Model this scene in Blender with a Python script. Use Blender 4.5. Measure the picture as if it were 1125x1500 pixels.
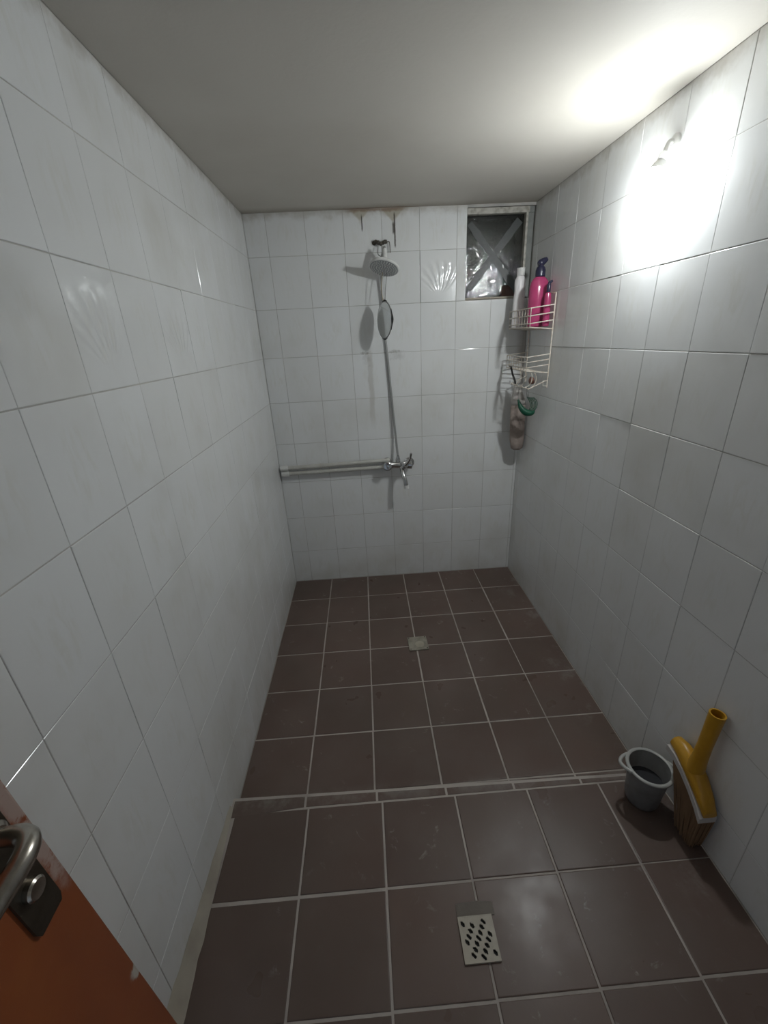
import bpy, bmesh, math, random
from mathutils import Vector, Matrix

random.seed(7)
for o in list(bpy.data.objects):
    bpy.data.objects.remove(o)
scene = bpy.context.scene
COL = scene.collection
PI = math.pi

# ------------------------------------------------------------------ camera, world, exposure
def make_camera():
    cd = bpy.data.cameras.new('camera')
    cd.sensor_fit = 'HORIZONTAL'
    cd.sensor_width = 36.0
    cd.lens = 607.2557 / 1125.0 * 36.0
    cd.clip_start = 0.02
    cam = bpy.data.objects.new('camera', cd)
    COL.objects.link(cam)
    pitch, yaw, roll = -0.3961365, 0.0345240, -0.0505641
    cy, sy, cp, sp = math.cos(yaw), math.sin(yaw), math.cos(pitch), math.sin(pitch)
    fwd = Vector((sy * cp, cy * cp, sp))
    right = Vector((cy, -sy, 0))
    up = right.cross(fwd)
    cr, sr = math.cos(roll), math.sin(roll)
    r2 = cr * right + sr * up
    u2 = -sr * right + cr * up
    m = Matrix((r2, u2, -fwd)).transposed().to_4x4()
    m.translation = Vector((0.54997, -2.52557, 1.53939))
    cam.matrix_world = m
    scene.camera = cam
make_camera()

world = bpy.data.worlds.new('world')
scene.world = world
world.use_nodes = True
world.node_tree.nodes['Background'].inputs[0].default_value = (0.70, 0.84, 1.0, 1)
world.node_tree.nodes['Background'].inputs[1].default_value = 0.30      # dull bluish light from the corridor through the doorway behind the viewer

LAMP = Vector((1.457, -1.055, 1.950))
LAMP_STRENGTH = 590.0
vs = scene.view_settings
vs.view_transform = 'Standard'
vs.look = 'None'
vs.gamma = 1.0
vs.use_curve_mapping = False
vs.exposure = 0.08

# ------------------------------------------------------------------ room numbers (metres)
W, H = 1.5, 2.148
FRONT = -2.95
PZ = 0.06                                   # height of the raised entrance floor
ZL = [H] + [1.956 - 0.2465 * k for k in range(8)] + [0.0]
XB = [0.0] + [0.110 + 0.1962 * k for k in range(8)] + [W]
YL = [0.0] + [-0.035 - 0.1985 * k for k in range(15)] + [FRONT]
YR = [0.0] + [-0.063 - 0.2037 * k for k in range(15)] + [FRONT]
YL = [y for y in YL if y >= FRONT]
YR = [y for y in YR if y >= FRONT]
WIN_X0, WIN_Z0, WIN_Z1 = 1.143, 1.715, 2.134

# ------------------------------------------------------------------ node helpers
class V:
    """a node socket with arithmetic"""
    def __init__(s, nt, sock): s.nt, s.s = nt, sock
    def _op(s, op, *a):
        n = s.nt.nodes.new('ShaderNodeMath'); n.operation = op
        for i, x in enumerate((s,) + a):
            if isinstance(x, V): s.nt.links.new(x.s, n.inputs[i])
            else: n.inputs[i].default_value = x
        return V(s.nt, n.outputs[0])
    def __add__(s, o): return s._op('ADD', o)
    def __sub__(s, o): return s._op('SUBTRACT', o)
    def __mul__(s, o): return s._op('MULTIPLY', o)
    def __truediv__(s, o): return s._op('DIVIDE', o)
    def abs(s): return s._op('ABSOLUTE')
    def max(s, o): return s._op('MAXIMUM', o)
    def min(s, o): return s._op('MINIMUM', o)
    def sin(s): return s._op('SINE')
    def smooth(s, a, b, lo=0.0, hi=1.0):
        n = s.nt.nodes.new('ShaderNodeMapRange'); n.interpolation_type = 'SMOOTHSTEP'
        s.nt.links.new(s.s, n.inputs[0])
        n.inputs[1].default_value, n.inputs[2].default_value = a, b
        n.inputs[3].default_value, n.inputs[4].default_value = lo, hi
        return V(s.nt, n.outputs[0])

class Mat:
    def __init__(self, name, color=(0.5, 0.5, 0.5), rough=0.5, metal=0.0, spec=0.5):
        self.m = bpy.data.materials.new(name); self.m.use_nodes = True
        self.nt = self.m.node_tree
        self.b = self.nt.nodes['Principled BSDF']
        self.set('Base Color', (*color, 1)); self.set('Roughness', rough)
        self.set('Metallic', metal); self.set('Specular IOR Level', spec)
        self.col = None
        self.base = color
    def set(self, k, v): self.b.inputs[k].default_value = v
    def node(self, t): return self.nt.nodes.new(t)
    def pos(self):
        if not hasattr(self, '_pos'):
            g = self.node('ShaderNodeNewGeometry'); self._pos = g.outputs['Position']
            sp = self.node('ShaderNodeSeparateXYZ'); self.nt.links.new(self._pos, sp.inputs[0])
            self._xyz = [V(self.nt, sp.outputs[i]) for i in range(3)]
        return self._xyz
    def obj(self):
        if not hasattr(self, '_obj'):
            g = self.node('ShaderNodeTexCoord'); self._obj = g.outputs['Object']
            sp = self.node('ShaderNodeSeparateXYZ'); self.nt.links.new(self._obj, sp.inputs[0])
            self._oxyz = [V(self.nt, sp.outputs[i]) for i in range(3)]
        return self._oxyz
    def rand(self):
        n = self.node('ShaderNodeObjectInfo'); return V(self.nt, n.outputs['Random'])
    def noise(self, scale, detail=3, rough=0.55, space='pos', dist=0.0, stretch=None, rnd=False):
        self.pos() if space == 'pos' else self.obj()
        src = self._pos if space == 'pos' else self._obj
        if stretch:
            mp = self.node('ShaderNodeMapping'); mp.inputs['Scale'].default_value = stretch
            self.nt.links.new(src, mp.inputs['Vector']); src = mp.outputs[0]
        n = self.node('ShaderNodeTexNoise')
        if rnd:
            n.noise_dimensions = '4D'
            self.nt.links.new((self.rand() * 40.0).s, n.inputs['W'])
        self.nt.links.new(src, n.inputs['Vector'])
        n.inputs['Scale'].default_value = scale; n.inputs['Detail'].default_value = detail
        n.inputs['Roughness'].default_value = rough; n.inputs['Distortion'].default_value = dist
        return V(self.nt, n.outputs['Fac'])
    def mix(self, color, fac):
        """lay COLOR over what is there with FAC (socket or number)"""
        n = self.node('ShaderNodeMix'); n.data_type = 'RGBA'
        if self.col is None: n.inputs[6].default_value = (*self.base, 1)
        else: self.nt.links.new(self.col, n.inputs[6])
        n.inputs[7].default_value = (*color, 1)
        if isinstance(fac, V): self.nt.links.new(fac.s, n.inputs[0])
        else: n.inputs[0].default_value = fac
        self.col = n.outputs[2]
        self.nt.links.new(self.col, self.b.inputs['Base Color'])
    def rough(self, v): self.nt.links.new(v.s, self.b.inputs['Roughness'])
    def bump(self, h, strength=0.2, dist=0.001):
        n = self.node('ShaderNodeBump'); n.inputs['Strength'].default_value = strength
        n.inputs['Distance'].default_value = dist
        self.nt.links.new(h.s, n.inputs['Height'])
        if hasattr(self, '_bump'): self.nt.links.new(self._bump, n.inputs['Normal'])
        self._bump = n.outputs[0]
        self.nt.links.new(self._bump, self.b.inputs['Normal'])

# ------------------------------------------------------------------ materials
def wall_tile_material(name, back=False, relief=0.0):
    M = Mat(name, (0.78, 0.79, 0.79), 0.16)
    x, y, z = M.pos(); u, v, w = M.obj()
    # faint printed plume in each tile
    r2 = (u * 13.0) * (u * 13.0) + (v * 9.0) * (v * 9.0)
    soft = r2.smooth(0.9, 0.0)
    streak = M.noise(18, 3, 0.5, 'obj', 1.5, (2.2, 0.6, 1), rnd=True).smooth(0.40, 0.72)
    plume = soft * streak
    M.mix((0.64, 0.625, 0.54), plume * 0.32)
    M.mix((0.70, 0.70, 0.68), M.rand() * 0.4)
    M.mix((0.52, 0.50, 0.44), M.noise(2.3, 4).smooth(0.48, 0.78) * 0.36)
    M.mix((0.48, 0.46, 0.42), M.noise(9, 5, 0.7, stretch=(1, 1, 0.25)).smooth(0.58, 0.85) * 0.25)
    # limescale and soap film on the lowest courses
    M.mix((0.55, 0.53, 0.47), z.smooth(0.20, 0.0) * M.noise(7, 4).smooth(0.3, 0.7) * 0.5)
    # dirt along the ceiling joint
    n1 = M.noise(14, 4, 0.65)
    M.mix((0.33, 0.29, 0.22), (z + (n1 - 0.5) * 0.10).smooth(2.10, 2.155) * 0.5)
    if back:
        def band(a, c, hw, soft_=0.4): return (a - c).abs().smooth(hw, hw * soft_)
        n2 = M.noise(26, 5, 0.7)
        # funnel shaped leaks under the ceiling with rusty runs below them
        for x0, wd, depth in ((0.590, 0.052, 0.050), (0.758, 0.060, 0.060)):
            t = (z - (H - depth)) / depth
            hw = t.max(0.0) * wd + 0.004
            fac = (hw - (x - x0 + (n2 - 0.5) * 0.02).abs()).smooth(-0.006, 0.012) * z.smooth(H - depth - 0.03, H - depth)
            M.mix((0.40, 0.355, 0.26), fac * 0.7)
        for x0, za, zb, hw in ((0.598, 2.052, 2.110, 0.0045), (0.766, 1.975, 2.115, 0.0055), (0.761, 2.035, 2.075, 0.009)):
            fac = band(x + (n2 - 0.5) * 0.006, x0, hw) * z.smooth(za - 0.006, za + 0.01) * z.smooth(zb + 0.02, zb)
            M.mix((0.06, 0.05, 0.04), fac * 0.85)
        M.mix((0.27, 0.19, 0.14), (x - 0.67).abs().smooth(0.20, 0.10) * (z + (n2 - 0.5) * 0.03).smooth(2.128, 2.142) * 0.8)
        # grime left around old fixings
        for x0, z0, rx, rz, s in ((0.580, 1.468, 0.035, 0.012, 0.85), (0.585, 1.44, 0.03, 0.05, 0.22), (0.755, 1.468, 0.05, 0.010, 0.6), (0.755, 1.445, 0.05, 0.035, 0.25)):
            a = (x - x0) / rx; b = (z - z0) / rz
            M.mix((0.15, 0.13, 0.11), (a * a + b * b + (n2 - 0.5) * 5.0).smooth(1.0, -0.6) * s)
        # faint upright brown streak, then dirt in the corner
        M.mix((0.35, 0.31, 0.25), band(x + (n1 - 0.5) * 0.03, 0.60, 0.02) * z.smooth(1.0, 1.2) * z.smooth(1.5, 1.44) * 0.35)
        M.mix((0.33, 0.28, 0.24), (x + (n1 - 0.5) * 0.05).smooth(1.43, 1.5) * z.smooth(0.8, 1.2) * z.smooth(1.75, 1.6) * 0.6)
    M.rough(M.noise(5, 3).smooth(0.35, 0.75, 0.10, 0.22))
    M.bump(M.noise(9, 1, 0.4), 0.10, 0.01)
    M.bump(plume, 0.08, 0.001)
    if relief:      # palm fronds embossed in the glaze
        ang = u._op('ARCTAN2', v + 0.105)
        rad = (u * u + (v + 0.105) * (v + 0.105))._op('SQRT')
        nz = M.noise(30, 2, 0.5, 'obj')
        h = (ang * 24.0 + (rad * 34.0) + nz * 2.5).sin() * rad.smooth(0.03, 0.09) * rad.smooth(0.20, 0.14) * ang.abs().smooth(1.0, 0.6)
        M.bump(h, 1.0, relief)
    return M.m

TILE = wall_tile_material('white glazed wall tile')
TILE_RELIEF = wall_tile_material('embossed white wall tile', False, 0.0005)
TILE_BACK_RELIEF = wall_tile_material('embossed white wall tile, end wall', True, 0.0010)
TILE_BACK = wall_tile_material('white glazed wall tile, stained', True)

def grout_material(name, c, c2):
    M = Mat(name, c, 0.85)
    M.mix(c2, M.noise(6, 4).smooth(0.4, 0.7))
    M.bump(M.noise(220, 2), 0.3, 0.001)
    return M.m
GROUT_WALL = grout_material('grey wall grout', (0.40, 0.39, 0.37), (0.55, 0.53, 0.49))
GROUT_FLOOR = grout_material('pale floor grout', (0.46, 0.41, 0.37), (0.34, 0.30, 0.27))
MORTAR = grout_material('beige mortar', (0.44, 0.40, 0.33), (0.33, 0.29, 0.24))

def floor_tile_material():
    M = Mat('dark brown floor tile', (0.150, 0.102, 0.084), 0.42, spec=0.28)
    x, y, z = M.pos()
    M.mix((0.105, 0.072, 0.062), M.rand() * 0.6)
    M.mix((0.155, 0.122, 0.105), M.noise(5, 4, 0.5).smooth(0.25, 0.8) * 0.55)
    M.mix((0.085, 0.064, 0.050), M.noise(2.2, 3, 0.5).smooth(0.35, 0.75) * 0.4)
    # dried limescale splashes and mortar haze
    M.mix((0.34, 0.31, 0.29), M.noise(19, 5, 0.7, dist=0.6).smooth(0.60, 0.72) * M.noise(3.1, 2).smooth(0.44, 0.62) * 0.5)
    M.mix((0.30, 0.28, 0.26), x.smooth(1.30, 1.49) * M.noise(8, 5, 0.7).smooth(0.52, 0.72) * 0.45)
    n = M.noise(11, 5, 0.7)
    M.mix((0.26, 0.235, 0.21), (y + 1.535 + (n - 0.5) * 0.05).abs().smooth(0.07, 0.0) * n.smooth(0.40, 0.62) * 0.55)
    M.rough(M.noise(9, 3, 0.5).smooth(0.2, 0.8, 0.26, 0.42))
    M.bump(M.noise(70, 2, 0.5), 0.06, 0.001)
    return M.m
FTILE = floor_tile_material()

def ceiling_material():
    M = Mat('painted ceiling', (0.60, 0.57, 0.515), 0.7, spec=0.3)
    x, y, z = M.pos()
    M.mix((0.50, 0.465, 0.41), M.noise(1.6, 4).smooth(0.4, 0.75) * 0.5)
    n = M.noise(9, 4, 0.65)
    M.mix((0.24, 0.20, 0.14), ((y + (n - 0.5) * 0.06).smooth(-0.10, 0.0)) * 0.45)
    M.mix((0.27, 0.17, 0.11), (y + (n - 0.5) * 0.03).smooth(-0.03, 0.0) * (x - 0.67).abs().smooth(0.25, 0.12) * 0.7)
    M.bump(M.noise(90, 3), 0.15, 0.002)
    return M.m
CEIL = ceiling_material()

def simple(name, c, rough=0.5, metal=0.0, c2=None, scale=20, amt=0.5, bump=0.0, spec=0.5):
    M = Mat(name, c, rough, metal, spec)
    if c2: M.mix(c2, M.noise(scale, 4, 0.6, 'obj').smooth(0.4, 0.7) * amt)
    if bump: M.bump(M.noise(scale * 3, 3, 0.6, 'obj'), bump, 0.002)
    return M.m

WHITE_PLASTIC = simple('white plastic', (0.72, 0.72, 0.70), 0.35, c2=(0.6, 0.59, 0.55), amt=0.4)
PIPE_PLASTIC = simple('off white pipe plastic', (0.55, 0.54, 0.50), 0.35, c2=(0.42, 0.40, 0.35), scale=12)
CHROME = simple('worn chrome', (0.55, 0.55, 0.55), 0.18, 1.0, (0.35, 0.34, 0.32), 60, 0.5)
DARK_METAL = simple('dark corroded metal', (0.07, 0.065, 0.055), 0.55, 0.4, (0.16, 0.13, 0.09), 60, 0.6)
HOSE_METAL = simple('grey shower hose', (0.34, 0.34, 0.33), 0.35, 0.5)
NOZZLE_FACE = simple('grey shower face', (0.33, 0.35, 0.35), 0.4, c2=(0.45, 0.45, 0.44), scale=90)
NOZZLE = simple('pale rubber nozzle', (0.62, 0.62, 0.60), 0.5)
CORD = simple('grey cord', (0.20, 0.20, 0.19), 0.8)
CORD_TAN = simple('tan cord', (0.36, 0.30, 0.20), 0.8)
MIRROR = Mat('mirror glass', (0.72, 0.74, 0.74), 0.12, 1.0).m
RACK_WIRE = simple('cream coated wire', (0.66, 0.62, 0.55), 0.4, c2=(0.42, 0.27, 0.16), scale=55, amt=0.55)
NAVY = simple('navy plastic', (0.022, 0.022, 0.050), 0.3)
WHITE_BOTTLE = simple('white bottle plastic', (0.80, 0.78, 0.78), 0.35, c2=(0.74, 0.72, 0.72), scale=30)
GREEN = simple('dark green plastic', (0.006, 0.075, 0.040), 0.35)
BLACK = simple('black plastic', (0.02, 0.02, 0.02), 0.4)
SOAP = simple('brown soap', (0.22, 0.10, 0.07), 0.5, c2=(0.13, 0.06, 0.045))
YELLOW = simple('yellow plastic', (0.52, 0.275, 0.018), 0.35, c2=(0.42, 0.21, 0.015), scale=25)
BRISTLE = simple('brown bristle', (0.25, 0.155, 0.085), 0.7)
PATCH = grout_material('dull mortar patch', (0.20, 0.175, 0.15), (0.15, 0.13, 0.11))
SHADED_RETURN = simple('shaded wall tile grey', (0.24, 0.25, 0.235), 0.7, c2=(0.17, 0.175, 0.165), scale=30)  # the wall tile's shade is put into this grey
BRISTLE_BAND = simple('pale bristle band', (0.55, 0.52, 0.50), 0.5)
GRATE = simple('cream drain plastic', (0.42, 0.375, 0.30), 0.45, c2=(0.31, 0.27, 0.21), scale=25)
GRATE_DIRTY = simple('dirty cream drain cover', (0.34, 0.31, 0.25), 0.5, c2=(0.20, 0.19, 0.15), scale=22, amt=0.9)
DRAIN_SHADE = simple('drain shadow', (0.012, 0.011, 0.010), 0.8)
FRAME_PAINT = simple('chipped white window paint', (0.50, 0.48, 0.43), 0.55, c2=(0.22, 0.20, 0.16), scale=38, amt=0.8, bump=0.5)
TAPE = simple('grey tape on glass', (0.050, 0.056, 0.054), 0.45, c2=(0.036, 0.040, 0.040), scale=14)
OUTSIDE_DARK = simple('dark outside', (0.030, 0.032, 0.030), 0.8)  # the unlit outside, put into the colour
BRICK = simple('red brown brick', (0.20, 0.06, 0.04), 0.8, c2=(0.10, 0.04, 0.03), scale=30)
HANDLE_METAL = simple('old nickel handle', (0.50, 0.47, 0.42), 0.25, 1.0, (0.25, 0.22, 0.18), 45, 0.5)
PLATE_METAL = simple('dark bronze plate', (0.10, 0.085, 0.065), 0.35, 0.8, (0.05, 0.04, 0.03), 40)

def pink_material():
    M = Mat('pink translucent bottle', (0.42, 0.055, 0.155), 0.18)
    M.mix((0.30, 0.035, 0.10), M.noise(18, 3, 0.5, 'obj').smooth(0.4, 0.7) * 0.6)
    M.set('Subsurface Weight', 0.15)
    M.set('Subsurface Radius', (0.02, 0.006, 0.01))
    return M.m
PINK = pink_material()

def bucket_material():
    M = Mat('clouded clear plastic', (0.42, 0.42, 0.42), 0.28)
    M.set('Transmission Weight', 0.62); M.set('IOR', 1.25)
    M.mix((0.28, 0.27, 0.26), M.noise(20, 4, 0.65, 'obj').smooth(0.45, 0.7) * 0.6)
    return M.m
BUCKET = bucket_material()
BUCKET_RIM = simple('milky plastic rim', (0.42, 0.42, 0.40), 0.3)
DARK_FILL = Mat('dark bucket fill', (0.05, 0.05, 0.055), 0.06).m  # near-black, so that the bucket looks dark inside

def mitt_material():
    M = Mat('greyish beige crepe cloth', (0.36, 0.30, 0.265), 0.9, spec=0.2)
    M.mix((0.26, 0.21, 0.19), M.noise(16, 4, 0.6, 'obj').smooth(0.4, 0.7) * 0.7)
    M.bump(M.noise(260, 2, 0.6, 'obj', 0, (1, 1, 0.35)), 0.6, 0.003)
    return M.m
MITT = mitt_material()
MITT_CUFF = simple('pale elastic cuff', (0.50, 0.47, 0.44), 0.85, c2=(0.40, 0.37, 0.34), scale=40, bump=0.4)

def door_material():
    M = Mat('red brown door paint', (0.27, 0.072, 0.022), 0.38)
    u, v, w = M.obj()
    M.mix((0.17, 0.042, 0.016), M.noise(3, 4, 0.6, 'obj', 0.4, (1, 1, 0.35)).smooth(0.38, 0.72) * 0.8)
    M.mix((0.34, 0.11, 0.026), M.noise(6, 3, 0.6, 'obj').smooth(0.55, 0.8) * 0.5)
    n = M.noise(30, 5, 0.7, 'obj')
    # paint worn off along the closing edge beside the latch
    wear = (v + (n - 0.5) * 0.030).smooth(-0.024, -0.010) * (w - 1.03 + (n - 0.5) * 0.08).abs().smooth(0.145, 0.10)
    M.mix((0.42, 0.31, 0.27), wear * n.smooth(0.36, 0.50))
    chip = (v + (n - 0.5) * 0.02).smooth(-0.018, -0.008) * (w - 0.62 + (n - 0.5) * 0.05).abs().smooth(0.016, 0.006)
    M.mix((0.50, 0.46, 0.40), chip)
    M.bump(n, 0.15, 0.002)
    return M.m
DOOR = door_material()

def glass_material():
    M = Mat('cast window glass', (0.82, 0.88, 0.86), 0.04)
    M.set('Transmission Weight', 1.0); M.set('IOR', 1.5)
    x, y, z = M.pos()
    M.mix((0.30, 0.33, 0.32), M.noise(18, 4, 0.6).smooth(0.52, 0.72) * 0.6)
    M.bump(M.noise(34, 3, 0.6, dist=1.2), 0.55, 0.004)
    return M.m
GLASS = glass_material()

def lamp_material():
    m = bpy.data.materials.new('lit bulb glass'); m.use_nodes = True
    nt = m.node_tree; nt.nodes.remove(nt.nodes['Principled BSDF'])
    e = nt.nodes.new('ShaderNodeEmission')
    e.inputs[0].default_value = (0.94, 0.99, 1.0, 1); e.inputs[1].default_value = LAMP_STRENGTH
    nt.links.new(e.outputs[0], nt.nodes['Material Output'].inputs[0])
    return m
BULB = lamp_material()

# ------------------------------------------------------------------ geometry helpers
def link(name, mesh, mat, parent=None, smooth=False):
    if mat is not None and len(mesh.materials) == 0: mesh.materials.append(mat)
    if smooth:
        for p in mesh.polygons: p.use_smooth = True
    o = bpy.data.objects.new(name, mesh); COL.objects.link(o)
    if parent is not None: o.parent = parent
    return o
def from_bm(name, bm, mat, parent=None, smooth=False, angle=None):
    bmesh.ops.recalc_face_normals(bm, faces=bm.faces)
    me = bpy.data.meshes.new(name); bm.to_mesh(me); bm.free()
    o = link(name, me, mat, parent, smooth)
    if angle:
        me.set_sharp_from_angle(angle=math.radians(angle))
    return o
def tag(o, label, cat=None, group=None, kind=None):
    o['label'] = label
    if cat: o['category'] = cat
    if group: o['group'] = group
    if kind: o['kind'] = kind
    return o
def thing(name, loc, label, cat, group=None, rot=(0, 0, 0)):
    o = bpy.data.objects.new(name, None); o.empty_display_size = 0.03
    COL.objects.link(o); o.location = loc; o.rotation_euler = rot
    bpy.context.view_layer.update()
    return tag(o, label, cat, group)

def add_box(bm, lo, hi, bevel=0.0, mtx=None):
    vs_ = [bm.verts.new((x, y, z)) for x in (lo[0], hi[0]) for y in (lo[1], hi[1]) for z in (lo[2], hi[2])]
    f = [(0, 1, 3, 2), (4, 6, 7, 5), (0, 4, 5, 1), (2, 3, 7, 6), (0, 2, 6, 4), (1, 5, 7, 3)]
    fs = [bm.faces.new([vs_[i] for i in q]) for q in f]
    if bevel:
        es = list({e for fc in fs for e in fc.edges})
        r = bmesh.ops.bevel(bm, geom=es, offset=bevel, segments=2, profile=0.6, affect='EDGES')
    if mtx is not None:
        allv = vs_ if not bevel else [v for v in r['verts']]
        bmesh.ops.transform(bm, matrix=mtx, verts=list({v for v in allv if v.is_valid}))
def frame_of(d):
    d = d.normalized()
    a = Vector((0, 0, 1)) if abs(d.z) < 0.9 else Vector((1, 0, 0))
    x = d.cross(a).normalized(); return x, d.cross(x).normalized()
def add_tube(bm, pts, r, n=10, caps=True, closed=False):
    pts = [Vector(p) for p in pts]
    rs = r if isinstance(r, (list, tuple)) else [r] * len(pts)
    rings = []; N = len(pts); x = None
    for i, p in enumerate(pts):
        if closed: d = pts[(i + 1) % N] - pts[i - 1]
        else: d = pts[min(i + 1, N - 1)] - pts[max(i - 1, 0)]
        d.normalize()
        if x is None: x, y = frame_of(d)
        else:
            x = (x - d * x.dot(d)); x = x.normalized() if x.length > 1e-6 else frame_of(d)[0]
            y = d.cross(x).normalized()
        rings.append([bm.verts.new(p + (x * math.cos(2 * PI * k / n) + y * math.sin(2 * PI * k / n)) * rs[i]) for k in range(n)])
    m = N if closed else N - 1
    for i in range(m):
        a, b = rings[i], rings[(i + 1) % N]
        for k in range(n): bm.faces.new((a[k], a[(k + 1) % n], b[(k + 1) % n], b[k]))
    if caps and not closed:
        bm.faces.new(list(reversed(rings[0]))); bm.faces.new(rings[-1])
def add_lathe(bm, prof, n=32, mtx=None, caps=True, squash=1.0):
    rings = []; made = []
    for r, z in prof:
        ring = [bm.verts.new((r * math.cos(2 * PI * k / n), r * math.sin(2 * PI * k / n) * squash, z)) for k in range(n)]
        rings.append(ring); made += ring
    for a, b in zip(rings, rings[1:]):
        for k in range(n): bm.faces.new((a[k], a[(k + 1) % n], b[(k + 1) % n], b[k]))
    if caps:
        bm.faces.new(list(reversed(rings[0]))); bm.faces.new(rings[-1])
    if mtx is not None: bmesh.ops.transform(bm, matrix=mtx, verts=made)
def add_prism(bm, poly, lo, hi, mtx=None):
    """poly in local xy, extruded from z=lo to z=hi"""
    a = [bm.verts.new((x, y, lo)) for x, y in poly]; b = [bm.verts.new((x, y, hi)) for x, y in poly]
    bm.faces.new(list(reversed(a))); bm.faces.new(b); n = len(poly)
    for k in range(n): bm.faces.new((a[k], a[(k + 1) % n], b[(k + 1) % n], b[k]))
    if mtx is not None: bmesh.ops.transform(bm, matrix=mtx, verts=a + b)
def axis_mtx(p, d):
    """matrix that puts local z along d at p"""
    d = Vector(d).normalized(); x, y = frame_of(d)
    m = Matrix((x, d.cross(x), d)).transposed().to_4x4(); m.translation = Vector(p); return m
def bez(pts, n=12):
    """Catmull-Rom through pts"""
    P = [Vector(p) for p in pts]; P = [2 * P[0] - P[1]] + P + [2 * P[-1] - P[-2]]
    out = []
    for i in range(1, len(P) - 2):
        for k in range(n):
            t = k / n; a, b, c, d = P[i - 1:i + 3]
            out.append(0.5 * ((2 * b) + (c - a) * t + (2 * a - 5 * b + 4 * c - d) * t * t + (3 * b - a - 3 * c + d) * t ** 3))
    out.append(P[-2]); return out
def tube_part(name, pts, r, mat, parent, n=10):
    bm = bmesh.new(); add_tube(bm, pts, r, n); return from_bm(name, bm, mat, parent, True, 40)
def lathe_part(name, prof, mat, parent, mtx=None, n=32, angle=35, squash=1.0):
    bm = bmesh.new(); add_lathe(bm, prof, n, mtx, squash=squash); return from_bm(name, bm, mat, parent, True, angle)

# tile pieces: local x,y in the face, z outwards; face at z=0
_tile_cache = {}
def tile_mesh(w, h, t, ch, mat):
    key = (round(w, 4), round(h, 4), t, ch, mat.name)
    if key in _tile_cache: return _tile_cache[key]
    a, b = w / 2, h / 2
    def ring(dx, z): return [(-a + dx, -b + dx, z), (a - dx, -b + dx, z), (a - dx, b - dx, z), (-a + dx, b - dx, z)]
    v = ring(0, -t) + ring(0, -ch) + ring(ch * 0.9, -ch * 0.25) + ring(ch * 2.0, 0)
    f = [(12, 13, 14, 15)]
    for q in range(3):
        for k in range(4):
            f.append((4 * q + k, 4 * q + (k + 1) % 4, 4 * q + 4 + (k + 1) % 4, 4 * q + 4 + k))
    me = bpy.data.meshes.new('tile'); me.from_pydata(v, [], f); me.materials.append(mat); me.update()
    _tile_cache[key] = me
    return me
def place_tile(parent, c, xa, ya, w, h, t, ch, mat, tilt=0.0, proud=0.0, extra=None, name='tile'):
    me = tile_mesh(w, h, t, ch, mat)
    xa, ya = Vector(xa), Vector(ya); za = xa.cross(ya)
    m = Matrix((xa, ya, za)).transposed()
    e = Matrix.Rotation(random.gauss(0, tilt), 3, 'X') @ Matrix.Rotation(random.gauss(0, tilt), 3, 'Y')
    if extra: e = Matrix.Rotation(extra[0], 3, 'X') @ Matrix.Rotation(extra[1], 3, 'Y')
    m4 = (m @ e).to_4x4(); m4.translation = Vector(c) + za * (random.uniform(-proud, proud) + (extra[2] if extra else 0.0))
    o = bpy.data.objects.new(name, me); COL.objects.link(o); o.parent = parent; o.matrix_world = m4
    return o

# ------------------------------------------------------------------ structure
GAP = 0.0022
def slab(name, boxes, mat, label):
    bm = bmesh.new()
    for lo, hi in boxes: add_box(bm, lo, hi)
    o = from_bm(name, bm, mat); return tag(o, label, 'wall' if 'wall' in name else name.split('_')[0], kind='structure')

REC = 0.0012
wall_left = slab('wall_left', [((-0.12, FRONT, -0.12), (-REC, 0.12, H + 0.1))], GROUT_WALL, 'white tiled side wall beside the brown door')
wall_right = slab('wall_right', [((W + REC, FRONT, -0.12), (W + 0.12, 0.12, H + 0.1))], GROUT_WALL, 'white tiled side wall carrying the lamp and the wire rack')
wall_back = slab('wall_back', [((0, REC, -0.12), (WIN_X0 - 0.001, 0.14, H + 0.1)),
                               ((WIN_X0 - 0.001, REC, -0.12), (W, 0.14, WIN_Z0 - 0.004)),
                               ((WIN_X0 - 0.001, REC, WIN_Z1 + 0.002), (W, 0.14, H + 0.1))], GROUT_WALL, 'white tiled end wall behind the shower')
wall_front = slab('wall_front', [((-0.12, FRONT - 0.1, -0.12), (0.02, FRONT, H + 0.1)), ((0.86, FRONT - 0.1, -0.12), (W + 0.12, FRONT, H + 0.1)),
                                 ((0.02, FRONT - 0.1, 2.06), (0.86, FRONT, H + 0.1))], CEIL, 'painted wall with the doorway behind the viewer')
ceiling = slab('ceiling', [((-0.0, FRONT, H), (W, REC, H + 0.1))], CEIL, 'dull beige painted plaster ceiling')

for i in range(len(YL) - 1):
    for j in range(len(ZL) - 1):
        y1, y0, z1, z0 = YL[i], YL[i + 1], ZL[j], ZL[j + 1]
        if y1 < -1.57: z0 = max(z0, PZ)
        if y1 - y0 < 0.012: continue
        place_tile(wall_left, (0, (y0 + y1) / 2, (z0 + z1) / 2), (0, 1, 0), (0, 0, 1), y1 - y0 - GAP * 0.55, z1 - z0 - GAP, 0.006, 0.0008, TILE_RELIEF if (i, j) in ((6, 2), (8, 2)) else TILE, 0.0022, 0.0003)
for i in range(len(YR) - 1):
    for j in range(len(ZL) - 1):
        y1, y0, z1, z0 = YR[i], YR[i + 1], ZL[j], ZL[j + 1]
        if y1 < -1.57: z0 = max(z0, PZ)
        place_tile(wall_right, (W, (y0 + y1) / 2, (z0 + z1) / 2), (0, -1, 0), (0, 0, 1), y1 - y0 - GAP * 0.55, z1 - z0 - GAP, 0.006, 0.0008, TILE, 0.0022, 0.0003)
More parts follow.
